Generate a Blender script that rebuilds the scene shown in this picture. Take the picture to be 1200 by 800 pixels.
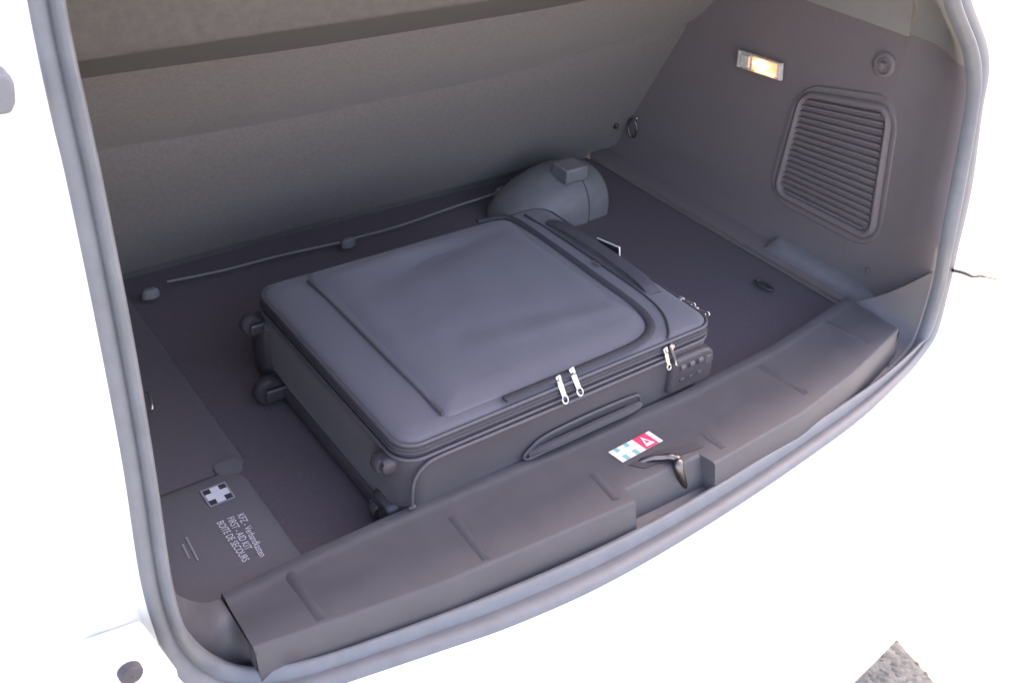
import bpy, bmesh, math, random
import numpy as np
from mathutils import Vector, Matrix
random.seed(7)
# ------------------------------------------------------------------ clear
for o in list(bpy.data.objects): bpy.data.objects.remove(o)
sc = bpy.context.scene
col = sc.collection
# ------------------------------------------------------------------ camera (X right, Y into the boot, Z up; boot floor z = 0)
CAM = Vector((-0.453, -0.758, 0.947))
R = Matrix(((0.80538373, 0.29902035, -0.51180452),
            (-0.58922489, 0.49794083, -0.63629313),
            (0.06458378, 0.81402811, 0.57722368)))
F = 1145.573
cd = bpy.data.cameras.new('camera'); cam = bpy.data.objects.new('camera', cd); col.objects.link(cam)
cam.matrix_world = Matrix.Translation(CAM) @ R.to_4x4()
cd.sensor_width = 36; cd.lens = F / 1200 * 36; cd.clip_start = 0.02; cd.clip_end = 500
cd.dof.use_dof = True; cd.dof.focus_distance = 1.25; cd.dof.aperture_fstop = 9.0
sc.camera = cam
# ------------------------------------------------------------------ sky, sun, exposure
SUN = Vector((0.60, 0.32, 0.74)).normalized()
w = bpy.data.worlds.new('World'); sc.world = w; w.use_nodes = True
nt = w.node_tree; bg = nt.nodes['Background']
sky = nt.nodes.new('ShaderNodeTexSky'); sky.sky_type = 'NISHITA'; sky.sun_disc = False
sky.sun_elevation = math.asin(SUN.z); sky.sun_rotation = math.atan2(SUN.x, SUN.y)
sky.air_density = 1.0; sky.dust_density = 3.0; sky.ozone_density = 1.0
nt.links.new(sky.outputs[0], bg.inputs[0]); bg.inputs[1].default_value = 0.12
sl = bpy.data.lights.new('sun', 'SUN'); sl.energy = 4.0; sl.angle = math.radians(0.53); sl.color = (1.0, 0.95, 0.88)
so = bpy.data.objects.new('sun', sl); col.objects.link(so)
so.rotation_euler = (-SUN).to_track_quat('-Z', 'Y').to_euler(); so.location = SUN * 6
vs = sc.view_settings; vs.view_transform = 'Standard'; vs.look = 'None'; vs.gamma = 1.0; vs.use_curve_mapping = False
vs.exposure = 3.25
vs.use_white_balance = True; vs.white_balance_temperature = 8000; vs.white_balance_tint = 22

# ------------------------------------------------------------------ helpers
def ray(x, y): return R @ Vector(((x - 600) / F, -(y - 400) / F, -1))
def onz(q, z): d = ray(*q); return CAM + d * ((z - CAM.z) / d.z)
def onx(q, x): d = ray(*q); return CAM + d * ((x - CAM.x) / d.x)
def ony(q, y): d = ray(*q); return CAM + d * ((y - CAM.y) / d.y)
def S(x, z): return -0.115 + 0.2 * z                                 # the raked rear face of the car at both sides of the opening
def t_s(d, off=0.0): return (-0.115 + 0.2 * CAM.z + off - CAM.y) / (d.y - 0.2 * d.z)
def ons(q, off=0.0):
    d = ray(*q); return CAM + d * t_s(d, off)
def rim(q, w):                                                       # w = 1 on the level bottom edge (z = 0), 0 on the raked sides
    d = ray(*q); return CAM + d * (t_s(d) * (1 - w) + (-CAM.z / d.z) * w)

def mat(name, c, rough=0.6, noise=0.0, nscale=60, bump=0.0, bscale=400, metal=0.0, spec=0.5, emit=None, estr=0, coat=0, sheen=0, weave=0, wscale=900, bdist=0.001):
    m = bpy.data.materials.new(name); m.use_nodes = True
    t = m.node_tree; n = t.nodes; L = t.links; b = n['Principled BSDF']
    b.inputs['Base Color'].default_value = (*c, 1); b.inputs['Roughness'].default_value = rough
    b.inputs['Metallic'].default_value = metal; b.inputs['Specular IOR Level'].default_value = spec
    b.inputs['Coat Weight'].default_value = coat; b.inputs['Sheen Weight'].default_value = sheen
    if emit: b.inputs['Emission Color'].default_value = (*emit, 1); b.inputs['Emission Strength'].default_value = estr
    tc = n.new('ShaderNodeTexCoord'); vec = tc.outputs['Object']
    if noise:
        nz = n.new('ShaderNodeTexNoise'); nz.inputs['Scale'].default_value = nscale; nz.inputs['Detail'].default_value = 6; nz.inputs['Roughness'].default_value = 0.65
        L.new(vec, nz.inputs['Vector'])
        mr = n.new('ShaderNodeMapRange'); mr.inputs[1].default_value = 0.3; mr.inputs[2].default_value = 0.7
        mr.inputs[3].default_value = 1 - noise; mr.inputs[4].default_value = 1 + noise
        L.new(nz.outputs['Fac'], mr.inputs[0])
        mx = n.new('ShaderNodeMix'); mx.data_type = 'RGBA'; mx.blend_type = 'MULTIPLY'; mx.inputs[0].default_value = 1
        mx.inputs[6].default_value = (*c, 1); L.new(mr.outputs[0], mx.inputs[7]); L.new(mx.outputs[2], b.inputs['Base Color'])
        r2 = n.new('ShaderNodeMapRange'); r2.inputs[3].default_value = rough - 0.08; r2.inputs[4].default_value = min(1, rough + 0.08)
        L.new(nz.outputs['Fac'], r2.inputs[0]); L.new(r2.outputs[0], b.inputs['Roughness'])
    if bump or weave:
        bp = n.new('ShaderNodeBump'); bp.inputs['Strength'].default_value = max(bump, weave); bp.inputs['Distance'].default_value = bdist
        if weave:
            w1 = n.new('ShaderNodeTexWave'); w1.inputs['Scale'].default_value = wscale; w1.bands_direction = 'X'
            w2 = n.new('ShaderNodeTexWave'); w2.inputs['Scale'].default_value = wscale; w2.bands_direction = 'Y'
            L.new(vec, w1.inputs['Vector']); L.new(vec, w2.inputs['Vector'])
            ad = n.new('ShaderNodeMath'); ad.operation = 'ADD'; L.new(w1.outputs['Fac'], ad.inputs[0]); L.new(w2.outputs['Fac'], ad.inputs[1])
            L.new(ad.outputs[0], bp.inputs['Height'])
        else:
            n2 = n.new('ShaderNodeTexNoise'); n2.inputs['Scale'].default_value = bscale; n2.inputs['Detail'].default_value = 4
            L.new(vec, n2.inputs['Vector']); L.new(n2.outputs['Fac'], bp.inputs['Height'])
        L.new(bp.outputs[0], b.inputs['Normal'])
    return m

M = dict(
 paint=mat('white_paint', (.80, .80, .79), .3, coat=.6, noise=.02, nscale=8),
 rubber=mat('seal_rubber', (.128, .136, .150), .5, noise=.12, nscale=30),
 floor=mat('floor_carpet', (.100, .080, .094), .95, noise=.14, nscale=240, bump=.3, bscale=900, sheen=.1),  # purple cast imitates lens haze, put into the carpet colour
 trim=mat('side_trim', (.168, .142, .146), .7, noise=.05, nscale=90, bump=.35, bscale=1400),
 otrim=mat('opening_plastic', (.178, .155, .158), .65, noise=.05, nscale=20, bump=.2, bscale=1400),
 lining=mat('roof_cloth', (.62, .61, .58), .9, noise=.05, nscale=200),
 roll=mat('dark_seat_edge', (.098, .092, .092), .9, noise=.08, nscale=200, bump=.3, bscale=900),
 trim2=mat('upper_trim', (.23, .225, .212), .75, noise=.06, nscale=30, bump=.2, bscale=1400),
 sill=mat('sill_plastic', (.062, .059, .068), .5, noise=.10, nscale=25, bump=.35, bscale=1600),
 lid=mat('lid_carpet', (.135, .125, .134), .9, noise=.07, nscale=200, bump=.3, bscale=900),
 cover=mat('glare_tinted_carpet', (.125, .108, .117), .95, noise=.07, nscale=200, bump=.3, bscale=900),  # paler than the floor to imitate glare over the left side
 seat=mat('seat_carpet', (.152, .137, .130), .95, noise=.16, nscale=170, bump=.5, bscale=600, sheen=.15),
 seat2=mat('cover_cloth', (.112, .104, .097), .9, noise=.15, nscale=70, bump=.4, bscale=800),
 black=mat('black_plastic', (.05, .047, .055), .5, noise=.15, nscale=40),
 grey=mat('grey_plastic', (.19, .187, .195), .5, noise=.10, nscale=40, bump=.25, bscale=1200),
 dark=mat('dark_gap', (.012, .011, .013), .9),
 nylon=mat('suitcase_nylon', (.040, .035, .046), .72, noise=.14, nscale=14, weave=.35, wscale=260, bdist=.0004, sheen=.2),  # shade on the case sides is put into this darker tone
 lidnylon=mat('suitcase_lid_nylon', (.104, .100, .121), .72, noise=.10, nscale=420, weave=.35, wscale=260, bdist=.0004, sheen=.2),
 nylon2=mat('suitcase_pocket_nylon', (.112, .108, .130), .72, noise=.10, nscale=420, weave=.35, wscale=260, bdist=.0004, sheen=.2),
 piping=mat('suitcase_piping', (.072, .068, .082), .5, noise=.1, nscale=60),
 tape=mat('zip_tape', (.042, .039, .049), .8, noise=.2, nscale=400),
 cplast=mat('case_plastic', (.050, .045, .054), .45, noise=.15, nscale=50),
 chrome=mat('polished_metal', (.62, .61, .60), .3, metal=1.0),
 steel=mat('dark_steel', (.18, .16, .16), .38, metal=1.0, noise=.2, nscale=80),
 white=mat('white_print', (.72, .72, .76), .6),
 dim=mat('grey_print', (.30, .30, .32), .7),
 stw=mat('sticker_white', (.88, .88, .90), .35),
 stg=mat('sticker_teal', (.20, .42, .42), .35),
 str=mat('sticker_red', (.72, .06, .13), .35),
 lens=mat('lamp_lens', (.62, .58, .54), .25, noise=.2, nscale=120),
 glow=mat('lamp_bulb', (1, .8, .5), .3, emit=(1.0, .66, .28), estr=.8),
 glow2=mat('lamp_reflector', (.9, .7, .5), .3, emit=(1.0, .40, .12), estr=.10),
 tail=mat('tail_light_grey', (.30, .30, .32), .25, noise=.1, nscale=20, coat=.5),
 ground=mat('pale_gravel', (.16, .162, .152), .95, noise=.3, nscale=35, bump=.8, bscale=60, bdist=.01),
 pebble=mat('pebbles', (.115, .117, .11), .9, noise=.3, nscale=25),
)

def tag(o, label=None, cat=None, kind=None, group=None):
    if label: o['label'] = label
    if cat: o['category'] = cat
    if kind: o['kind'] = kind
    if group: o['group'] = group
    return o
def thing(name, loc, label, cat):
    o = bpy.data.objects.new(name, None); col.objects.link(o); o.location = loc; o.empty_display_size = .1
    return tag(o, label, cat)
def link(o, m, parent):
    if m: o.data.materials.append(m)
    if parent:
        o.parent = parent
        if parent.type == 'EMPTY': o.matrix_parent_inverse = Matrix.Translation(-parent.location)
def mesh(name, v, f, m, parent=None, smooth=35, bevel=0, segs=2, label=None):
    me = bpy.data.meshes.new(name); me.from_pydata([tuple(p) for p in v], [], f); me.validate()
    bm = bmesh.new(); bm.from_mesh(me); bmesh.ops.remove_doubles(bm, verts=bm.verts, dist=1e-6); bmesh.ops.delete(bm, geom=[q for q in bm.verts if not q.link_faces], context='VERTS'); bmesh.ops.recalc_face_normals(bm, faces=bm.faces); bm.to_mesh(me); bm.free()
    o = bpy.data.objects.new(name, me); col.objects.link(o); link(o, m, parent)
    if smooth:
        me.polygons.foreach_set('use_smooth', [True] * len(me.polygons)); me.set_sharp_from_angle(angle=math.radians(smooth))
    if bevel:
        b = o.modifiers.new('bevel', 'BEVEL'); b.width = bevel; b.segments = segs; b.limit_method = 'ANGLE'; b.angle_limit = math.radians(30)
    if label: o['label'] = label
    return o
def loft(rings, closed=True, cap=(False, False)):
    n = len(rings[0]); v = [p for r in rings for p in r]; f = []
    for i in range(len(rings) - 1):
        for j in range(n if closed else n - 1):
            k = (j + 1) % n; f.append((i*n+j, i*n+k, (i+1)*n+k, (i+1)*n+j))
    if cap[0]: f.append(tuple(range(n)))
    if cap[1]: f.append(tuple((len(rings)-1)*n + j for j in range(n)))
    return v, f
def catmull(P, n=6, closed=False):
    P = [Vector(p) for p in P]; out = []; N = len(P)
    for i in range(N if closed else N - 1):
        g = lambda k: P[k % N] if closed else P[max(0, min(N-1, k))]
        a, b, c, d = g(i-1), g(i), g(i+1), g(i+2)
        for s in range(n):
            t = s / n
            out.append(0.5*((2*b) + (c-a)*t + (2*a-5*b+4*c-d)*t*t + (3*b-a-3*c+d)*t**3))
    if not closed: out.append(P[-1])
    return out
def tube_vf(P, r, n=8, closed=False, flat=1.0, up=None):
    P = [Vector(p) for p in P]; N = len(P); rings = []
    up = Vector(up) if up else None; prev = None
    for i in range(N):
        a = P[(i-1) % N] if (closed or i) else P[0]; b = P[(i+1) % N] if (closed or i < N-1) else P[-1]
        t = (b - a).normalized()
        if up is not None: u = up - t * up.dot(t)
        else:
            u = prev - t * prev.dot(t) if prev is not None else t.orthogonal()
        if u.length < 1e-6: u = t.orthogonal()
        u.normalize(); prev = u; s = t.cross(u)
        rr = r[i] if isinstance(r, (list, tuple)) else r
        rings.append([P[i] + u * rr * flat * math.cos(2*math.pi*k/n) + s * rr * math.sin(2*math.pi*k/n) for k in range(n)])
    if closed: rings.append(rings[0]); return loft(rings)
    return loft(rings, cap=(True, True))
def tube(name, P, r, m, parent, n=8, closed=False, flat=1.0, up=None):
    return mesh(name, *tube_vf(P, r, n, closed, flat, up), m, parent, 50)
def join(*vf):
    v, f = [], []
    for a, b in vf:
        k = len(v); v += list(a); f += [tuple(i + k for i in q) for q in b]
    return v, f
def box_vf(c, s, rot=None):
    c = Vector(c); v = []
    for dx in (-.5, .5):
        for dy in (-.5, .5):
            for dz in (-.5, .5):
                p = Vector((dx*s[0], dy*s[1], dz*s[2]))
                v.append(c + (rot @ p if rot else p))
    return v, [(0,1,3,2),(4,6,7,5),(0,4,5,1),(2,3,7,6),(0,2,6,4),(1,5,7,3)]
def box(name, c, s, m, parent, bevel=.002, rot=None, segs=2):
    return mesh(name, *box_vf(c, s, rot), m, parent, 35, bevel, segs)
def quad_prism(P, d, **k):
    """a polygon outline P pushed by vector d"""
    P = [Vector(p) for p in P]; d = Vector(d); n = len(P)
    v = P + [p + d for p in P]
    return v, [tuple(range(n)), tuple(range(n, 2*n))] + [(i, (i+1) % n, n + (i+1) % n, n + i) for i in range(n)]
def rrect(x0, x1, y0, y1, r, n=8):
    """rounded rectangle; r = radius or 4 radii (x0y0, x1y0, x1y1, x0y1)"""
    if not isinstance(r, (list, tuple)): r = [r]*4
    C = [(x0, y0, 180), (x1, y0, 270), (x1, y1, 0), (x0, y1, 90)]; sg = [(1,1),(-1,1),(-1,-1),(1,-1)]; out = []
    for (cx, cy, a0), (sx, sy), q in zip(C, sg, r):
        for k in range(n + 1):
            a = math.radians(a0 + 90*k/n); out.append((cx + sx*q + q*math.cos(a), cy + sy*q + q*math.sin(a)))
    return out
def interp(xs, ys, x): return float(np.interp(x, xs, ys))
def sstep(a, b, x): t = min(1, max(0, (x-a)/(b-a))); return t*t*(3-2*t)

# ================================================================== ground
GZ = -0.68
gv, gf = [], []
mesh('ground', [(-60,-60,GZ),(60,-60,GZ),(60,60,GZ),(-60,60,GZ)], [(0,1,2,3)], M['ground'], None, 0)
tag(bpy.data.objects['ground'], 'pale gravel ground beside the car', None, 'structure')
V, Fc = [], []
for i in range(2600):
    x, y = random.uniform(.75, 1.9), random.uniform(-.85, -.1); s = random.uniform(.003, .011)
    k = len(V); a0 = random.random()*6.28
    for a in range(6): V.append((x + s*math.cos(a0+a*1.047)*random.uniform(.7,1.2), y + s*math.sin(a0+a*1.047)*random.uniform(.7,1.2), GZ - .001))
    V.append((x + s*random.uniform(-.2,.2), y, GZ + s*random.uniform(.2,.4)))
    for a in range(6): Fc.append((k+a, k+(a+1) % 6, k+6))
g = mesh('gravel', V, Fc, M['pebble'], None, 80); tag(g, 'loose pale gravel stones on the ground behind the bumper', 'gravel', 'stuff')

# ================================================================== car
car = thing('car', (0.35, 0.5, GZ), 'white car with its dark boot open and lit inside', 'car')
# ---- rubber seal round the opening: outer and inner edge in pairs
PAIRS = [((32,0),(75,0)),((60,135),(104,140)),((80,220),(121,220)),((117,400),(156,400)),((145,550),(181,550)),((164,675),(198,665)),
 ((181,738),(212,722)),((200,780),(228,750)),((232,812),(252,770)),((280,828),(290,784)),((340,820),(345,780)),((410,797),(405,764)),
 ((520,760),(515,724)),((600,732),(592,693)),((700,688),(690,650)),((800,632),(788,600)),((900,568),(885,542)),((1000,497),(980,480)),
 ((1050,452),(1030,446)),((1080,420),(1062,414)),((1098,388),(1077,390)),((1112,335),(1094,335)),((1122,290),(1102,290)),
 ((1138,220),(1115,220)),((1150,130),(1132,128)),((1158,85),(1134,90)),((1155,50),(1128,55)),((1137,0),(1107,0))]
WT = [0,0,0,0,0,0,.1,.35,.7,1,1,1,1,1,1,1,1,1,.95,.75,.4,.1,0,0,0,0,0,0]
O = [rim(a, w_) for (a, b), w_ in zip(PAIRS, WT)]; I = [rim(b, w_) for (a, b), w_ in zip(PAIRS, WT)]
TOP = [(.90,.66),(.78,.76),(.55,.84),(.3,.87),(.05,.875),(-.16,.87),(-.255,.845),(-.290,.790)]
TC = Vector((.35, 0, .35))
for x, z in TOP:
    p = Vector((x, S(x, z), z)); O.append(p)
    d = (Vector((TC.x, 0, TC.z)) - Vector((x, 0, z))).normalized()*.035
    q = p + d; I.append(Vector((q.x, S(q.x, q.z), q.z)))
OC = catmull(O, 6, True); IC = catmull(I, 6, True); NS = len(OC)
def frame(i):
    t = (OC[(i+1) % NS] - OC[i-1]).normalized(); a = (OC[i] - IC[i]); n = t.cross(a).normalized()
    if n.dot(Vector((0, -1, 1))) < 0: n = -n
    return t, a, n
# profile (fraction from the inner to the outer edge, height towards the outside)
prof = [(.06,-.012),(.01,-.004),(0,0),(.03,.008),(.10,.0135),(.20,.0155),(.30,.0135),(.38,.0085),(.43,.005),(.47,.0035),(.51,.0045),(.56,.006),(.70,.0065),(.88,.0055),(.97,.003),(1.0,-.004),(1.01,-.02)]
rings = [[] for _ in prof]
for i in range(NS):
    t, a, n = frame(i)
    for k, (s, h) in enumerate(prof): rings[k].append(IC[i] + a*s + n*h)
mesh('boot_seal', *loft(rings), M['rubber'], car, 60, label='ribbed grey rubber seal round the boot opening')

# ---- painted body round the opening: rings going out and round to the bumper and the sides
bot = [(0.0,.0,-.008),(.004,.006,-.012),(.012,.018,.0),(.022,.035,.004),(.035,.09,0),(.05,.135,0),(.08,.165,0),(.14,.185,0),(.22,.19,0),(.32,.19,0),(.40,.17,0),(.42,.12,0)]
sid = [(0.0,.0,-.008),(.008,-.004,-.012),(.02,.002,.0),(.035,.002,0),(.07,-.004,0),(.11,-.015,0),(.15,-.04,0),(.19,-.10,0),(.21,-.25,0),(.22,-.55,0),(.22,-.9,0),(.22,-1.3,0)]
OUT = []
for i in range(NS):
    t = (OC[(i+2) % NS] - OC[i-2]); d = Vector((-t.z, 0, t.x)).normalized()
    if d.dot(Vector((OC[i].x-TC.x, 0, OC[i].z-TC.z))) < 0: d = -d
    OUT.append(d)
sm = []
for i in range(NS):
    s = Vector((0,0,0))
    for k in range(-5, 6): s += OUT[(i+k) % NS]
    sm.append(s.normalized())
rings = [[] for _ in bot]
for i in range(NS):
    d = sm[i]; w = sstep(.25, .8, -d.z)
    for k in range(len(bot)):
        a = bot[k][0]*w + sid[k][0]*(1-w); b = bot[k][1]*w + sid[k][1]*(1-w); e = bot[k][2]*w + sid[k][2]*(1-w)
        p = OC[i] + d*a + Vector((0, -b, 0)) + frame(i)[2]*e*.3
        rings[k].append(p)
body = mesh('body_panel', *loft(rings), M['paint'], car, 45, label='glossy white painted rear body and bumper')
# dark plastic lower lip of the bumper
low = [p for p in rings[-1] if p.z < -.25]
low = sorted(low, key=lambda p: p.x)
mesh('bumper_lip', *loft([[p + Vector((0, .0, .004)) for p in low], [p + Vector((0, -.035, -.004)) for p in low], [p + Vector((0, -.03, -.05)) for p in low], [p + Vector((0, .12, -.10)) for p in low]], closed=False), M['grey'], car, 40)
# inner shell keeping the light out: roof lining
mesh('roof_lining', [(-.5,.12,.90),(1.2,.12,.90),(1.2,1.6,.96),(-.5,1.6,.96),(-.5,.12,.94),(1.2,.12,.94),(1.2,1.6,1.0),(-.5,1.6,1.0)],
     [(0,1,2,3),(4,5,6,7),(0,1,5,4),(1,2,6,5),(2,3,7,6),(3,0,4,7)], M['lining'], car, 0)

# ---- opening trim: reveal running from the seal into the boot
WX, LX = 1.03, -.34
rings = [[] for _ in range(7)]
for i in range(NS):
    p = IC[i]; a_ = OC[i] - IC[i]
    right = sstep(.80, .96, p.x)*sstep(-.02, .05, p.z)*(1 - sstep(.52, .68, p.z)); left = sstep(-.1, -.26, p.x)*sstep(.03, .12, p.z)
    for k, (dy, s) in enumerate([(0, 0), (.004, .0), (.012, .0), (.03, .15), (.07, .55), (.12, .95), (.17, 1.0)]):
        x = p.x + (WX - p.x)*s*right + (LX - p.x)*s*left
        z = p.z
        if p.z < .03: z = p.z + (-.006 - p.z)*s
        yy = p.y + dy + (.12 - p.y - .17)*s*right
        x += .010*math.sin(yy*3.1)*math.sin(z*5)*s*right
        q = Vector((x, yy, z))
        if k == 0: q += a_*.16
        rings[k].append(q)
vv, ff = loft(rings)
def zc(f): return sum(vv[i].z for i in f)/4
def xc(f): return sum(vv[i].x for i in f)/4
mesh('opening_trim', vv, [f for f in ff if not (zc(f) > .474 and xc(f) > .3)], M['otrim'], car, 60, label='dark moulded plastic trim inside the seal')
mesh('upper_opening_trim', vv, [f for f in ff if zc(f) > .474 and xc(f) > .3], M['trim2'], car, 60)
# ---- boot floor
def fgrid(x0, x1, y0, y1, nx, ny, z, amp):
    v = [(x0+(x1-x0)*i/nx, y0+(y1-y0)*j/ny, z + amp*math.sin(7*i/nx+2*j/ny)*math.cos(5*j/ny-1)) for j in range(ny+1) for i in range(nx+1)]
    f = [(j*(nx+1)+i, j*(nx+1)+i+1, (j+1)*(nx+1)+i+1, (j+1)*(nx+1)+i) for j in range(ny) for i in range(nx)]
    return v, f
mesh('boot_floor', *fgrid(-.36, .974, -.02, .83, 30, 20, -.002, .0012), M['floor'], car, 60, label='dark carpet on the boot floor, haze tint in its colour')
tube('floor_edge', catmull([(.974, y, .001 + .001*math.sin(y*9)) for y in np.linspace(.02, .78, 9)], 3), .0035, M['trim'], car, 8)
# left storage lid with the first aid marks
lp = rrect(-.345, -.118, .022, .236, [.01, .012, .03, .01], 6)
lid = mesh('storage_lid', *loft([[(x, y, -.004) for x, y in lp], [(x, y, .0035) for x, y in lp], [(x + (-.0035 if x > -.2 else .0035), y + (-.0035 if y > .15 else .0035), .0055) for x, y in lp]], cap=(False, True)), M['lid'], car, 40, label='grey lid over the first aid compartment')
tab = rrect(-.150, -.112, .228, .256, .012, 6)
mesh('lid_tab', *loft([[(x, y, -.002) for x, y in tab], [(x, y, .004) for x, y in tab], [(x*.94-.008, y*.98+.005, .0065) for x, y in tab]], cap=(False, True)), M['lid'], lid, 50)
LZ = .0061
def flat(name, polys, z, m, parent, h=.0006):
    parts = [quad_prism([(x, y, z) for x, y in P], (0, 0, h)) for P in polys]
    return mesh(name, *join(*parts), m, parent, 0)
cx, cy, s = -.181, .181, .0345
def sq(x0, x1, y0, y1): return [(x0,y0),(x1,y0),(x1,y1),(x0,y1)]
flat('emblem_field', [sq(cx, cx+s, cy, cy+s)], LZ-.0002, M['black'], lid)
e = .0022
flat('emblem_border', [sq(cx, cx+s, cy-e*.2, cy+e*.8), sq(cx, cx+s, cy+s-e*.8, cy+s+e*.2), sq(cx-e*.2, cx+e*.8, cy+e*.8, cy+s-e*.8), sq(cx+s-e*.8, cx+s+e*.2, cy+e*.8, cy+s-e*.8)], LZ+.0003, M['dim'], lid)
q1, q2 = s*.33, s*.67
flat('cross', [sq(cx+q1, cx+q2, cy+e, cy+s-e), sq(cx+e, cx+q1, cy+q1, cy+q2), sq(cx+q2, cx+s-e, cy+q1, cy+q2)], LZ+.0006, M['white'], lid)
def text(name, body_, pos, size, d, up, m, parent, ext=.0003, fitlen=None):
    cu = bpy.data.curves.new(name, 'FONT'); cu.body = body_; cu.size = size; cu.extrude = 0; cu.resolution_u = 3
    o = bpy.data.objects.new(name, cu); col.objects.link(o)
    dg = bpy.context.evaluated_depsgraph_get(); me = bpy.data.meshes.new_from_object(o.evaluated_get(dg))
    bpy.data.objects.remove(o); bpy.data.curves.remove(cu)
    d = Vector(d).normalized(); up = Vector(up).normalized(); n = d.cross(up)
    xs = [v.co.x for v in me.vertices]; k = fitlen/(max(xs)-min(xs)) if fitlen else 1
    for v in me.vertices:
        c = v.co.copy(); v.co = Vector(pos) + d*(c.x*k) + up*c.y + n*ext
    o = bpy.data.objects.new(name, me); col.objects.link(o); link(o, m, parent); return o
for i, (str_, q0, q1_) in enumerate([('KFZ - Verbandkasten', (281,602), (308,651)), ('FIRST - AID KIT', (269,606), (291,643)), ('BOITE DE SECOURS', (257,611), (288,657))]):
    a = onz(q0, LZ); b = onz(q1_, LZ); d = b - a
    text('lettering', str_, a - Vector((.004, 0, 0)), .0135, d, Vector((0,0,1)).cross(d), M['white'], lid, .0006, d.length)
for q0, q1_ in [((217,630),(231,657)), ((213,638),(221,655))]:                    # two lines of print too small to read
    a = onz(q0, LZ); b = onz(q1_, LZ); d = b - a; u = Vector((0,0,1)).cross(d).normalized()*.0026; parts = []
    t = 0
    while t < 1:
        t2 = min(1, t + random.uniform(.03, .07)); parts.append(quad_prism([a+d*t, a+d*t2, a+d*t2+u, a+d*t+u], (0,0,.0006))); t = t2 + random.uniform(.015, .03)
    mesh('small_print', *join(*parts), M['dim'], lid, 0)

# ---- left wall, added floor panel toned lighter for lens glare and corner filler
sc_ = rrect(-.36, -.105, .2395, .80, [.004,.012,.01,.004], 6)
mesh('glare_floor_panel', *loft([[(x, y, -.006) for x, y in sc_], [(x, y, .002) for x, y in sc_], [(x-.003, y, .0035) for x, y in sc_]], cap=(False, True)), M['cover'], car, 40)
mesh('left_wall', *quad_prism([(LX, .02, -.02), (LX, .80, -.02), (LX, .95, .95), (LX, .14, .95)], (-.01, 0, 0)), M['otrim'], car, 0)
hk = [onz((173,459), .03), onz((176,464), .035), onz((178,472), .035), onz((178,480), .03)]
tube('tie_down_hook', catmull(hk, 4), .0028, M['chrome'], car, 8)

# ---- sill
xi = [-.25,-.145,-.02,.2,.35,.48,.69,.84,.95]; yi = [-.010,-.006,-.006,-.014,-.017,-.019,-.011,.008,.025]
xf = [-.235,-.138,-.016,.103,.26,.40,.604,.76,.915,.95]; yf = [-.087,-.104,-.123,-.133,-.145,-.150,-.143,-.120,-.084,-.072]
X = sorted(set([round(v, 4) for v in np.linspace(-.236, .93, 60)] + [.268,.272,.276,.404,.408,.412]))
NX0, NX1 = .272, .408
rings = []
SH = .05
for x in X:
    a = interp(xi, yi, x); b = interp(xf, yf, x); inn = NX0 <= x <= NX1
    if inn: b += .024
    r = 1
    bb = interp(xf, yf, x) - .004 + .016*sstep(-.18, -.236, x)
    rings.append([(x, a+.016, -.008), (x, a+.013, .048), (x, a+.010, .0525*r), (x, a+.001, .0530*r), (x, a-.005, .0515*r), (x, a-.012, .0495*r), (x, (a+b)/2, .0500*r), (x, b+.005, .0500*r), (x, b+.0015, .0492*r), (x, b-.0005, .0470*r), (x, (b-.011) if not inn else b-.016, .004), (x, bb-.008, -.004)])
sill = mesh('boot_sill', *loft(rings, closed=False), M['sill'], car, 40, label='dark plastic loading sill with ribbed deck')
mesh('sill_end', [*rings[0], (X[0], .0, -.008)], [tuple(range(len(rings[0])))], M['sill'], sill, 0)
for a, b in [((338,671),(377,725)),((530,605),(570,655)),((695,555),(722,585)),((824,508),(848,525)),((892,429),(945,461)),((966,377),(1017,401))]:
    A, B = onz(a, .0500), onz(b, .0500)
    d = (B-A).normalized(); sd = Vector((0,0,1)).cross(d)
    secs = [(-.008, -.001), (-.004, .0010), (0, .0018), (.004, .0012), (.008, -.001)]
    mesh('deck_rib', *loft([[p + sd*u + Vector((0,0,h)) for u, h in secs] for p in (A, A*.8+B*.2, B)], closed=False), M['sill'], sill, 60)
# corner trims closing the gap between the deck ends and the seal
def corner(A0, A1, i0, i1, bend):
    R_ = []
    for v_ in np.linspace(0, 1, 15):
        p = Vector(A0).lerp(Vector(A1), v_); j = i0 + (i1 - i0)*v_; k = int(math.floor(j)); f_ = j - k
        q = IC[k].lerp(IC[(k+1) % NS], f_) + Vector((0, .006, 0))
        dn = p.copy(); dn.z -= .004
        R_.append([dn + Vector((0,0,-.03)), dn, p + (q-p)*.02] + [p.lerp(q, t) + Vector((0, 0, bend*math.sin(math.pi*t))) for t in (.12,.3,.5,.7,.85,1)])
    back = [Vector((x.x, x.y + .012, -.004)) for x in R_[0]]
    return mesh('corner_trim', *loft([back] + R_, closed=False), M['sill'], sill, 50)
corner((X[0]-.0008, -.002, .048), (X[0]-.0008, -.090, .046), 33, 60, -.012)
corner((X[-1]+.0008, .018, .049), (X[-1]+.0008, -.082, .046), 128, 110, -.010)
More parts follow.
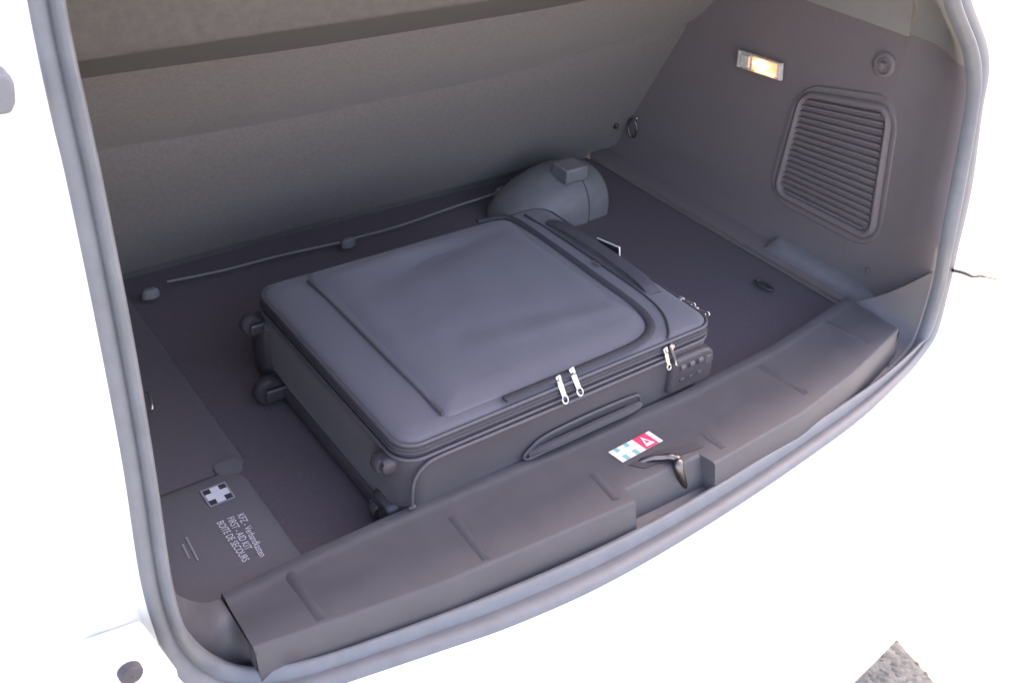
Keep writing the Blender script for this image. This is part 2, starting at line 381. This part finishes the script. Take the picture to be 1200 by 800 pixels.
# sticker
SZ = .0512
a, b, c_, d_ = onz((713,529.5), SZ), onz((730,541.5), SZ), onz((777,516), SZ), onz((760.5,505), SZ)
U = ((c_ - b) + (d_ - a))/2; W = ((b - a) + (c_ - d_))/2
def sp(u, v, h=0): return a + U*u + W*v + Vector((0,0,h))
def sqs(name, quads, h, m, parent): return mesh(name, *join(*[quad_prism([sp(*q, h) for q in Q], (0,0,.0003)) for Q in quads]), m, parent, 0)
def sr(u0, u1, v0, v1): return [(u0,v0),(u1,v0),(u1,v1),(u0,v1)]
stk = sqs('warning_sticker', [sr(0,1,0,1)], -.0003, M['stw'], sill); stk['label'] = 'small white, teal and red warning sticker on the sill'
sqs('teal_mark', [sr(.10,.20,.0,.30), sr(.10,.20,.62,1), sr(.34,.44,.0,.30), sr(.34,.44,.62,1)], .0001, M['stg'], stk)
sqs('red_field', [sr(.58,.90,0,1)], .0001, M['str'], stk)
tri = lambda k, h: [(.74 + (u-.74)*k, .53 + (v-.53)*k) for u, v in [(.64,.85),(.84,.85),(.74,.12)]]
sqs('triangle', [tri(1, 0)], .0004, M['stw'], stk); sqs('triangle_centre', [tri(.42, 0)], .0007, M['str'], stk)
# latch: dark recess plate and hook
pl = [onz(q, .0502) for q in [(737,545),(768,529),(812,519),(824,524),(790,536),(756,549)]]
mesh('latch_plate', *quad_prism(pl, (0,0,.0012)), M['black'], sill, 0)
h0, h1 = onz((762,537), .054), onz((786,535), .058)
hp = [h0 + Vector((-.012,.006,-.006)), h0, (h0+h1)/2, h1, h1 + Vector((.006,-.008,-.003)), ony((795,548), h1.y-.016), ony((801,572), h1.y-.020)]
tube('latch_hook', catmull(hp, 5), [.0045]*14 + [.0052]*4 + [.0066]*4 + [.0074]*9, M['steel'], sill, 10)

# ---- bulkhead sheet, unseen, added behind the seat foot to stop a light leak
mesh('leak_blocker', *quad_prism([(-.5,.87,-.06),(1.12,.87,-.06),(1.12,.87,.25),(-.5,.87,.25)], (0,.02,0)), M['dark'], car, 0)
# ---- right wall
Y = np.linspace(.117, .86, 22); Z = np.linspace(.012, .474, 14)
v = []; 
for z in Z:
    for y in Y: v.append((WX + .010*math.sin(y*3.1)*math.sin(z*5) - .012*sstep(.05,.0,z), y, z))
nf = len(Y)
wall = mesh('side_wall', v, [(j*nf+i, j*nf+i+1, (j+1)*nf+i+1, (j+1)*nf+i) for j in range(len(Z)-1) for i in range(nf-1)], M['trim'], car, 60, label='dark trim panel on the right boot wall')
mesh('pillar_trim', *loft([[(WX+.012, y, .470) for y in (.119,.2,.5,.9)], [(WX-.002, y, .474) for y in (.119,.2,.5,.9)], [(WX-.004, y, .482) for y in (.119,.2,.5,.9)], [(WX-.03, y+.01, .66) for y in (.13,.2,.5,.9)], [(WX-.10, y+.02, .84) for y in (.14,.2,.5,.9)], [(WX-.16, y+.02, .95) for y in (.14,.2,.5,.9)]], closed=False), M['trim2'], car, 40)
# ledge along the wall foot, with raised tray end
mesh('wall_ledge', *loft([[(x, y, z) for y in np.linspace(.03,.80,14)] for x, z in [(.979,-.004),(.979,.008),(.984,.013),(1.020,.016),(1.045,.030)]], closed=False), M['trim'], car, 45)
lr = []
for y, h in [(.02,.020),(.08,.022),(.14,.024),(.20,.025),(.235,.025),(.262,.024),(.270,.010)]:
    lr.append([(.990, y, .010), (.992, y, .012 + h*.35), (1.000, y, .010 + h*.8), (1.020, y, .010 + h), (1.045, y, .012 + h)])
mesh('tray_lip', *loft(lr, closed=False, cap=(True, True)), M['grey'], car, 45)
# speaker grille
def wp(y, z, d=0): return Vector((WX - d + .010*math.sin(y*3.1)*math.sin(z*5), y, z))
gq = [(.302,.318),(.112,.358),(.070,.114),(.307,.109)]                # back top, front top, front bottom, back bottom (y, z)
def gpt(u, t):                                                        # u: 0 back .. 1 front, t: 0 bottom .. 1 top
    bt = [(1-u)*gq[3][k] + u*gq[2][k] for k in (0,1)]; tp = [(1-u)*gq[0][k] + u*gq[1][k] for k in (0,1)]
    return [(1-t)*bt[k] + t*tp[k] for k in (0,1)]
def gring(ins, d, r=.14):
    return [wp(*gpt(u, t), d) for u, t in rrect(ins, 1-ins, ins, 1-ins, max(.04, r-ins), 8)]
grille = mesh('speaker_grille', *loft([gring(-.085,-.004,.2), gring(-.06,.004,.19), gring(-.03,.0045,.17), gring(-.012,.002,.15), gring(0,.0085), gring(.02,.0105), gring(.04,.0085), gring(.055,.001), gring(.06,-.004)], cap=(False, True)), M['trim'], car, 50, label='ribbed speaker grille in the side wall')
NSL = 17
for k in range(NSL):
    t = .075 + .85*k/(NSL-1); ins = .055 + (.05 if k in (0, NSL-1) else 0)
    P = [Vector(wp(*gpt(u, t), .0035)) for u in np.linspace(ins, 1-ins, 5)]
    tube('slat', P, .0042, M['trim'], grille, 6, flat=.75, up=(0,0,1))
# lamp
lq = [onx(q, WX-.003) for q in [(868,60),(914,75),(913,93),(866,78)]]
lc = sum(lq, Vector())/4
lamp = mesh('boot_lamp', *loft([[lc + (p-lc)*1.10 + Vector((.004,0,0)) for p in lq], [lc + (p-lc)*1.10 - Vector((.002,0,0)) for p in lq], [lc + (p-lc)*1.0 - Vector((.004,0,0)) for p in lq], [lc + (p-lc)*.96 + Vector((.001,0,0)) for p in lq]], cap=(False, True)), M['lens'], car, 30, label='small lit boot lamp glowing orange')
def lpt(u, t, d=0): return (lq[0]*(1-u)+lq[1]*u)*t + (lq[3]*(1-u)+lq[2]*u)*(1-t) - Vector((d,0,0))
mesh('reflector', *quad_prism([lpt(.34,.10), lpt(.93,.08), lpt(.93,.92), lpt(.34,.90)], (-.003,0,0)), M['glow2'], lamp, 0)
tube('bulb', [lpt(u, .62, .006) for u in (.40,.46,.55,.66,.74)], [.003,.0065,.008,.0065,.003], M['glow'], lamp, 10)
tube('reflector_rim', [lpt(u, .16, .004) for u in (.45,.6,.75,.9)], .0022, M['glow'], lamp, 8)
mesh('lamp_cap', *quad_prism([lpt(.05,.12), lpt(.28,.12), lpt(.28,.88), lpt(.05,.88)], (-.006,0,0)), M['lens'], lamp, 0, .002)
# bag hook, screw, tie-down rings, wall clip
hc = wp(.151, .416, 0)
mesh('bag_hook', *loft([[hc + Vector((-d, r*math.cos(a), r*math.sin(a))) for a in np.linspace(0, 2*math.pi, 17)[:-1]] for r, d in [(.022,-.003),(.022,.003),(.018,.006),(.015,.006),(.013,.002),(.007,.002),(.006,.012),(.001,.013)]]), M['trim'], car, 40)
tube('screw_head', [onx((1017,314), WX-.008), onx((1016.5,321), WX-.008)], .0026, M['chrome'], car, 8)
rc = onx((741,150), WX-.006)
tube('tie_down_ring', [rc + Vector((-.004*math.sin(a), .010*math.sin(a)+.004*math.cos(a), .020*math.cos(a))) for a in np.linspace(0, 2*math.pi, 19)[:-1]], .0024, M['steel'], car, 8, closed=True)
box('ring_stud', onx((746,139), WX-.008), (.006,.007,.007), M['chrome'], car, .002)
rc = onx((700,172), .985)
tube('seat_latch_loop', [rc + Vector((.022*math.cos(a), -.004, .013*math.sin(a))) for a in np.linspace(0, math.pi, 9)], .0028, M['steel'], car, 8)
box('latch_bracket', onx((722,148), .99), (.008,.008,.012), M['steel'], car, .002)
fc = onz((895,336), .004)
tube('floor_anchor', [fc + Vector((.016*math.cos(a)*.5, .020*math.sin(a), .003)) for a in np.linspace(0, 2*math.pi, 15)[:-1]], .0028, M['cplast'], car, 6, closed=True)

# ---- rear seat back
pz = [(-.03,.800),(.010,.792),(.020,.776),(.03,.764),(.08,.741),(.15,.708),(.22,.675),(.290,.643),(.297,.6425),(.304,.640),(.312,.628),(.335,.606),(.37,.578),(.42,.545),(.462,.519),(.485,.492),(.51,.455),(.535,.425),(.55,.418)]
XS = np.linspace(-.42, 1.06, 50); cut = 9
def spt(x, k):
    z, y = pz[k]; b = .05*sstep(.55, 1.05, x) + .012*sstep(.2, -.2, x)             # crease climbs towards the ends
    f_ = max(0, 1 - abs(z-.30)/.28); und = .004*math.sin(x*5.3+z*7)*math.sin(x*2.1-z*11)
    zz = z + b*f_; return (x, y - b*f_*.47 + und, zz)
low = [[spt(x, k) for x in XS] for k in range(0, cut+1)]; upp = [[spt(x, k) for x in XS] for k in range(cut, len(pz)-4)]; rol = [[spt(x, k) for x in XS] for k in range(len(pz)-5, len(pz))]
seat = mesh('seat_back', *loft(low, closed=False), M['seat'], car, 50, label='grey carpeted back of the rear seat')
mesh('upper_panel', *loft(upp, closed=False), M['seat'], seat, 70)
mesh('top_roll', *loft(rol, closed=False), M['roll'], seat, 70)
mesh('cargo_cover', *loft([[(x, .470, .531) for x in (-.45, 0, .4, 1.06)], [(x, .405, .530) for x in (-.45, 0, .4, 1.06)], [(x, .398, .537) for x in (-.45, 0, .4, 1.06)], [(x, .385, .60) for x in (-.45, 0, .4, 1.06)], [(x, .36, .78) for x in (-.45, 0, .4, 1.06)], [(x, .36, .93) for x in (-.45, 0, .4, 1.06)]], closed=False), M['seat2'], car, 40)
# strip hanging between clips below the seat
def strip(pts, r=.0022): tube('edge_strip', catmull([onz(q, .022) for q in pts], 5), r, M['grey'], car, 6)
strip([(196,330),(260,317),(330,299),(398,284)]); strip([(415,279),(470,264),(530,243),(583,226)])
for q in [(176,341),(408,282),(587,222)]:
    c0 = onz(q, .022); mesh('strip_clip', *loft([[c0 + Vector((r*1.5*math.cos(a), r*.8*math.sin(a), h)) for a in np.linspace(0, 2*math.pi, 13)[:-1]] for r, h in [(.010,-.012),(.010,-.002),(.007,.004),(.001,.005)]]), M['grey'], car, 50)
# rounded hinge cover in the corner
def hump(x, w_, h): return [(x, .635 - w_*math.cos(a), max(-.01, h*math.sin(a)**.75) if 0 < a < math.pi else -.01) for a in np.linspace(0, math.pi, 19)]
hc_ = mesh('hinge_cover', *loft([hump(.600,.03,.012), hump(.615,.05,.035), hump(.64,.066,.055), hump(.68,.078,.075), hump(.72,.084,.088), hump(.755,.086,.093), hump(.772,.086,.094), hump(.776,.081,.089)], closed=False, cap=(True, True)), M['grey'], car, 50, label='rounded grey plastic hinge cover at the seat foot')
mesh('end_cap', *loft([hump(.777,.078,.083), hump(.779,.083,.088), hump(.79,.083,.088), hump(.822,.081,.086), hump(.834,.077,.081), hump(.838,.065,.06)], closed=False, cap=(True, True)), M['grey'], hc_, 50)
box('hinge_block', onz((672,199), .104) + Vector((0,.01,-.006)), (.056,.05,.030), M['grey'], hc_, .004)

# ---- outside details on the white body
a, b = ons((1117,316), -.004), ons((1168,326), -.004)
gp = [ons(q, 0) for q in [(1114,315.5),(1128,319),(1138,323),(1146,322),(1156,324),(1166,326)]]
tube('panel_gap', catmull([p + Vector((0, -.004, 0)) for p in gp], 3), [.0030]*6 + [.0024]*5 + [.0014]*5, M['dark'], body, 6)
tl = [ons(q, .02) for q in [(1194,284),(1199,308),(1240,300),(1240,225),(1200,258)]]
mesh('tail_light', *quad_prism([p + Vector((0,-.03,0)) for p in tl], (0,.06,0)), M['tail'], car, 30, .006, 3, label='grey edge of the tail light lens')
rb = [ons(q, -.01) for q in [(-30,82),(5,80),(13,90),(15,115),(10,128),(-30,134)]]
mesh('rubber_buffer', *quad_prism([p + Vector((0,-.012,0)) for p in rb], (0,.05,0)), M['rubber'], car, 30, .004, 3)
pp = [ons(q, -.045) for q in [(104,830),(106,775),(180,748),(206,782),(215,830)]]
pl_ = mesh('stop_plate', *quad_prism([p + Vector((0,-.004,.0)) for p in pp], (0,.05,-.02)), M['paint'], body, 30, .003, 3)
hc0 = ons((153,788), -.054)
nrm = Vector((0,-1,.25)).normalized(); e1 = Vector((1,0,0)); e2 = nrm.cross(e1)
mesh('stop_buffer', *loft([[hc0 + e1*r*math.cos(a) + e2*r*.85*math.sin(a) + nrm*h for a in np.linspace(0, 2*math.pi, 17)[:-1]] for r, h in [(.011,-.02),(.011,.003),(.009,.006),(.0005,.007)]]), M['black'], pl_, 50)

# ================================================================== suitcase
case = thing('suitcase', (.27, .21, 0), 'dark fabric trolley suitcase lying flat on the boot floor', 'suitcase')
L_, W_ = .545, .425
def ring(ins, z, r=.034, sag=0):
    return [(x, y, z) for x, y in rrect(ins, L_-ins, ins, W_-ins, max(.012, r-ins), 8)]
def lidz(x, y): return .0035*math.sin(math.pi*min(1, max(0, x/L_)))*math.sin(math.pi*min(1, max(0, y/W_))) + .0015*math.sin(x*31+y*9)*math.sin(y*23-2)
def bulge(R_, k):   # sides of a soft case bow outwards a little
    return [(x + k*(1 if x > L_/2 else -1)*math.sin(math.pi*y/W_)*.5, y + k*(1 if y > W_/2 else -1)*math.sin(math.pi*x/L_), z) for x, y, z in R_]
rings = [ring(.016,.010), ring(.006,.013), ring(.001,.022), bulge(ring(-.001,.05), .003), bulge(ring(-.001,.085), .004), bulge(ring(0,.115), .002), ring(.0,.128), ring(.003,.131), ring(.003,.140)]
mesh('shell', *loft(rings, cap=(True, False)), M['nylon'], case, 60, label='dark fabric sides of the case, deepened to stand for shade')
rings = [ring(.003,.139), ring(.003,.145), ring(.004,.149), ring(.008,.1535), ring(.014,.1562), ring(.03,.1585)]
for ins, z in [(.05,.160),(.08,.161),(.12,.1615),(.17,.162),(.205,.162)]: rings.append([(x, y, z + lidz(x, y)) for x, y, z in ring(ins, z)])
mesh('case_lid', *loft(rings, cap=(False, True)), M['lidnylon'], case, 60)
# piping and main zip
def peri(ins, z, n=8): return [Vector(p) for p in ring(ins, z)]
tube('piping', peri(.003, .1505), .0028, M['piping'], case, 8, closed=True)
tube('piping', peri(.0005, .1290), .0030, M['piping'], case, 8, closed=True)
zv, zf = loft([peri(.0022,.1335), peri(.0005,.1355), peri(.0005,.1440), peri(.0022,.1460)]); mesh('main_zip', zv, zf, M['tape'], case, 60)
tube('zip_teeth', peri(-.0002, .1398), .0016, M['cplast'], case, 6, closed=True)
# front panel outline piping, curving down at the corner
tube('piping', catmull([(.014,-.0035,.060),(.014,-.004,.085),(.018,-.004,.105),(.032,-.0045,.121),(.055,-.0045,.1255),(.12,-.005,.1255),(.25,-.006,.1255),(.38,-.006,.1255),(.44,-.005,.125)], 4), .0026, M['piping'], case, 8)
box('stitch_tab', (.014,-.004,.058), (.010,.004,.005), M['piping'], case, .0015)
# pocket on the lid
PX0, PX1, PY0, PY1 = .076, .452, .020, .412
def g2(x, y, cx, cy, sx, sy, a):
    c, s_ = math.cos(a), math.sin(a); u, v_ = (x-cx)*c + (y-cy)*s_, -(x-cx)*s_ + (y-cy)*c
    return math.exp(-(u/sx)**2 - (v_/sy)**2)
def pock(x, y):
    u, v_ = (x-PX0)/(PX1-PX0), (y-PY0)/(PY1-PY0)
    h = .006*math.sin(math.pi*u)**.7*math.sin(math.pi*v_)**.7 if 0 < u < 1 and 0 < v_ < 1 else 0
    h -= .0085*g2(x, y, .27, .345, .12, .024, .20) - .008*g2(x, y, .22, .388, .10, .017, .10)
    h += .0036*g2(x, y, .33, .10, .12, .014, -.10) - .0030*g2(x, y, .31, .135, .13, .016, -.14) - .002*g2(x, y, .40, .28, .03, .09, .25)
    h += .0012*g2(x, y, .22, .20, .10, .018, .35) - .0008*g2(x, y, .16, .12, .06, .02, .9)
    h += .0008*math.sin(x*55+y*17)*math.sin(y*41-x*13)
    return h
rr = []
for ins, z in [(0,.1580),(.002,.1596),(.007,.1612),(.013,.1626)] + [(.020+.0085*k, .1640 if k == 0 else .1650) for k in range(20)]:
    if ins > .18: break
    P = rrect(PX0+ins, PX1-ins, PY0+ins, PY1-ins, [max(.006, r-ins) for r in (.012,.055,.03,.02)], 10)
    k = sstep(0, .04, ins)
    # resample long sides so folds have vertices to live on
    Q = []
    n = len(P)
    for j in range(n):
        a, b = Vector(P[j]), Vector(P[(j+1) % n]); m_ = 30 if j % 11 == 10 else 1
        for t in range(m_): Q.append(a + (b-a)*t/m_)
    rr.append([(q.x, q.y, z + pock(q.x, q.y)*k) for q in Q])
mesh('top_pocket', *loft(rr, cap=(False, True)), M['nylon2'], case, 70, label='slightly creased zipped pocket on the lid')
tube('pocket_seam', catmull([(PX0-.002, PY1-.02, .1615), (PX0-.001, .3, .1630), (PX0-.001, .15, .1630), (PX0, PY0+.006, .1610)], 6), .0022, M['piping'], case, 6)
zp = [(.40,.421,.1595),(.44,.414,.161),(.456,.395,.162),(.458,.34,.163),(.458,.25,.1635),(.457,.16,.1635),(.456,.085,.163),(.446,.045,.1625),(.424,.023,.162),(.385,.013,.1612),(.31,.011,.1610),(.22,.010,.1608),(.160,.010,.1605)]
tube('pocket_zip', catmull(zp, 5), .0068, M['tape'], case, 8, flat=.38, up=(0,0,1))
tube('lid_seam', catmull([(.484,.40,.1605),(.487,.30,.162),(.489,.18,.162),(.488,.10,.1615),(.478,.05,.161),(.458,.016,.1585),(.447,.006,.1555)], 5), .0020, M['tape'], case, 6)
# strap handle along the right edge of the lid, with its rivet
sv = catmull([(.507,.36,.158),(.508,.34,.165),(.509,.30,.169),(.510,.23,.170),(.510,.16,.169),(.509,.12,.165),(.508,.10,.158)], 5)
tube('carry_handle', sv, .013, M['piping'], case, 10, flat=.28, up=(0,0,1))
tube('handle_rivet', [(.479,.214,.1655),(.480,.197,.1665)], .0022, M['chrome'], case, 8)
# luggage tag standing beside the handle end
t0, t1, t2 = onx((700,279), .552), onx((726,290), .552), onx((726,301), .552); t3 = t0 + (t2 - t1)
tg = mesh('luggage_tag', *quad_prism([t0, t1, t2 + (t2-t1)*.6, t3 + (t2-t1)*.6], (.003,0,0)), M['cplast'], case, 0, .0006)
tube('tag_edge', [t0, t0*.5+t1*.5, t1, t1*.5+t2*.5, t2], .0014, M['stw'], tg, 6)
# zip pulls
def pull(A, B, wdir, width=.0098, m=M['chrome'], body_at=None):
    A, B, wd = Vector(A), Vector(B), Vector(wdir).normalized(); d = (B-A); ln = d.length; d.normalize(); n = d.cross(wd).normalized(); wd = n.cross(d)
    def P(s, u, h): return A + d*s + wd*u + n*h
    r = width/2; th = .0009
    parts = []
    out = [(0,-r*.55),(ln*.18,-r*.8),(ln*.62,-r*.75),(ln*.68,-r)]; 
    shaft = [P(s, u, -th) for s, u in [(0,-r*.6),(ln*.2,-r*.8),(ln*.68,-r*.72),(ln*.68,r*.72),(ln*.2,r*.8),(0,r*.6)]]
    parts.append(quad_prism(shaft, n*2*th))
    cs = ln - r*1.15
    parts.append(tube_vf([P(cs + r*1.15*math.cos(a), r*.9*math.sin(a), 0) for a in np.linspace(0, 2*math.pi, 17)[:-1]], .0013, 6, True))
    parts.append(tube_vf([P(.0005 + .0028*math.cos(a), 0, .0028*math.sin(a)) for a in np.linspace(0, 2*math.pi, 13)[:-1]], .0011, 6, True))
    o = mesh('zip_pull', *join(*parts), m, case, 30)
    S0 = A - d*.0015 - n*.0
    rt = Matrix((d, wd, n)).transposed()
    mesh('slider', *join(box_vf(S0, (.010, .0085, .0045), rt), box_vf(S0 + n*.003 , (.006, .003, .003), rt)), m, o, 35, .0012)
pull((.246,.006,.1600), (.250,-.0105,.1300), (1,0,.05)); pull((.2705,.008,.1625), (.2755,-.0105,.1330), (1,0,.2))
pull((.437,-.003,.141), (.445,-.0105,.110), (1,0,.1), .008); pull((.449,-.003,.143), (.459,-.011,.112), (1,.9,.1), .008)
pull((.543,.074,.151), (.550,.052,.150), (.2,0,1), .0065); pull((.545,.045,.149), (.552,.024,.149), (.2,0,1), .0065)
# side handle on the front face: recessed grip
fr = [(.188,.060),(.200,.073),(.225,.083),(.30,.0865),(.375,.0845),(.395,.078),(.399,.052),(.392,.046),(.30,.050),(.21,.052)]
fy = lambda x: -.0055 - .0015*math.sin(math.pi*x/L_)
tube('handle_frame', catmull([(x, fy(x), z) for x, z in fr], 4, True), .0022, M['piping'], case, 6, closed=True)
mesh('handle_recess', *quad_prism([(x, -.0045, z) for x, z in [(q.x, q.z) for q in catmull([(x, 0, z) for x, z in fr], 3, True)]], (0,-.0015,0)), M['tape'], case, 0)
tube('side_handle', catmull([(.196,-.006,.062),(.215,-.011,.066),(.26,-.014,.069),(.31,-.0145,.070),(.36,-.013,.068),(.385,-.010,.066),(.396,-.006,.064)], 4), .0062, M['nylon'], case, 10)
# combination lock
lk = rrect(.452, .541, .058, .120, [.008,.01,.024,.010], 6)
lock = mesh('combination_lock', *loft([[(x, .012 if x > .52 else .002, z) for x, z in lk], [(x, -.007, z) for x, z in lk], [(.4965+(x-.4965)*.95, -.0105, .089+(z-.089)*.93) for x, z in lk], [(.4965+(x-.4965)*.88, -.0112, .089+(z-.089)*.84) for x, z in lk]], cap=(False, True)), M['cplast'], case, 50, label='black combination lock set in the side')
for k in range(3):
    x0 = .472 + .018*k
    mesh('dial', *loft([[(x0 + dx, -.0095 - .0055*math.cos(a)*r, .1035 + .0055*math.sin(a)*r) for a in np.linspace(0, 2*math.pi, 15)[:-1]] for dx, r in [(-.005,.7),(-.0042,1),(.0042,1),(.005,.7)]], cap=(True, True)), M['piping'], lock, 40)
    box('lock_button', (x0 + .003, -.0115, .080), (.008,.003,.006), M['black'], lock, .0012)
box('key_plate', (.527,-.011,.098), (.012,.003,.016), M['piping'], lock, .002)
# hard base end with corner guards and wheels (left end)
def yz_end(z0, z1, y0, y1, x0, x1, r, m, name): 
    P = rrect(y0, y1, z0, z1, r, 5)
    return mesh(name, *loft([[(x0, y, z) for y, z in P], [(x1+.004, y, z) for y, z in P], [(x1, (y0+y1)/2+(y-(y0+y1)/2)*.86, (z0+z1)/2+(z-(z0+z1)/2)*.86) for y, z in P]], cap=(False, True)), m, case, 45)
yz_end(.012, .034, .03, .395, .004, -.006, .008, M['cplast'], 'base_rail')
for (y0, y1, z0, z1, pr) in [(.012,.060,.010,.050,-.010), (.372,.420,.010,.120,-.011), (.018,.050,.100,.126,-.011)]:
    yz_end(z0, z1, y0, y1, .010, pr, .010, M['cplast'], 'corner_guard')
def wheel(c, r, t):
    c = Vector(c)
    o = mesh('wheel', *loft([[c + Vector((r_*math.cos(a), dy, r_*math.sin(a))) for a in np.linspace(0, 2*math.pi, 21)[:-1]] for r_, dy in [(r*.55,-t*.5),(r*.86,-t*.5),(r,-t*.3),(r,t*.3),(r*.86,t*.5),(r*.55,t*.5)]], cap=(True, True)), M['cplast'], case, 40)
    tube('axle', [c + Vector((0,-t*.6,0)), c + Vector((0,t*.6,0))], r*.22, M['grey'], o, 10)
    for sg in (-1, 1): box('wheel_fork', c + Vector((r*.75, sg*t*.85, 0)), (r*2.4, t*.3, r*1.0), M['cplast'], o, .003)
wheel((-.022,.345,.026), .023, .020); wheel((-.018,.396,.112), .017, .018)
wheel((-.008,.036,.113), .012, .016); wheel((-.006,.048,.022), .013, .016)
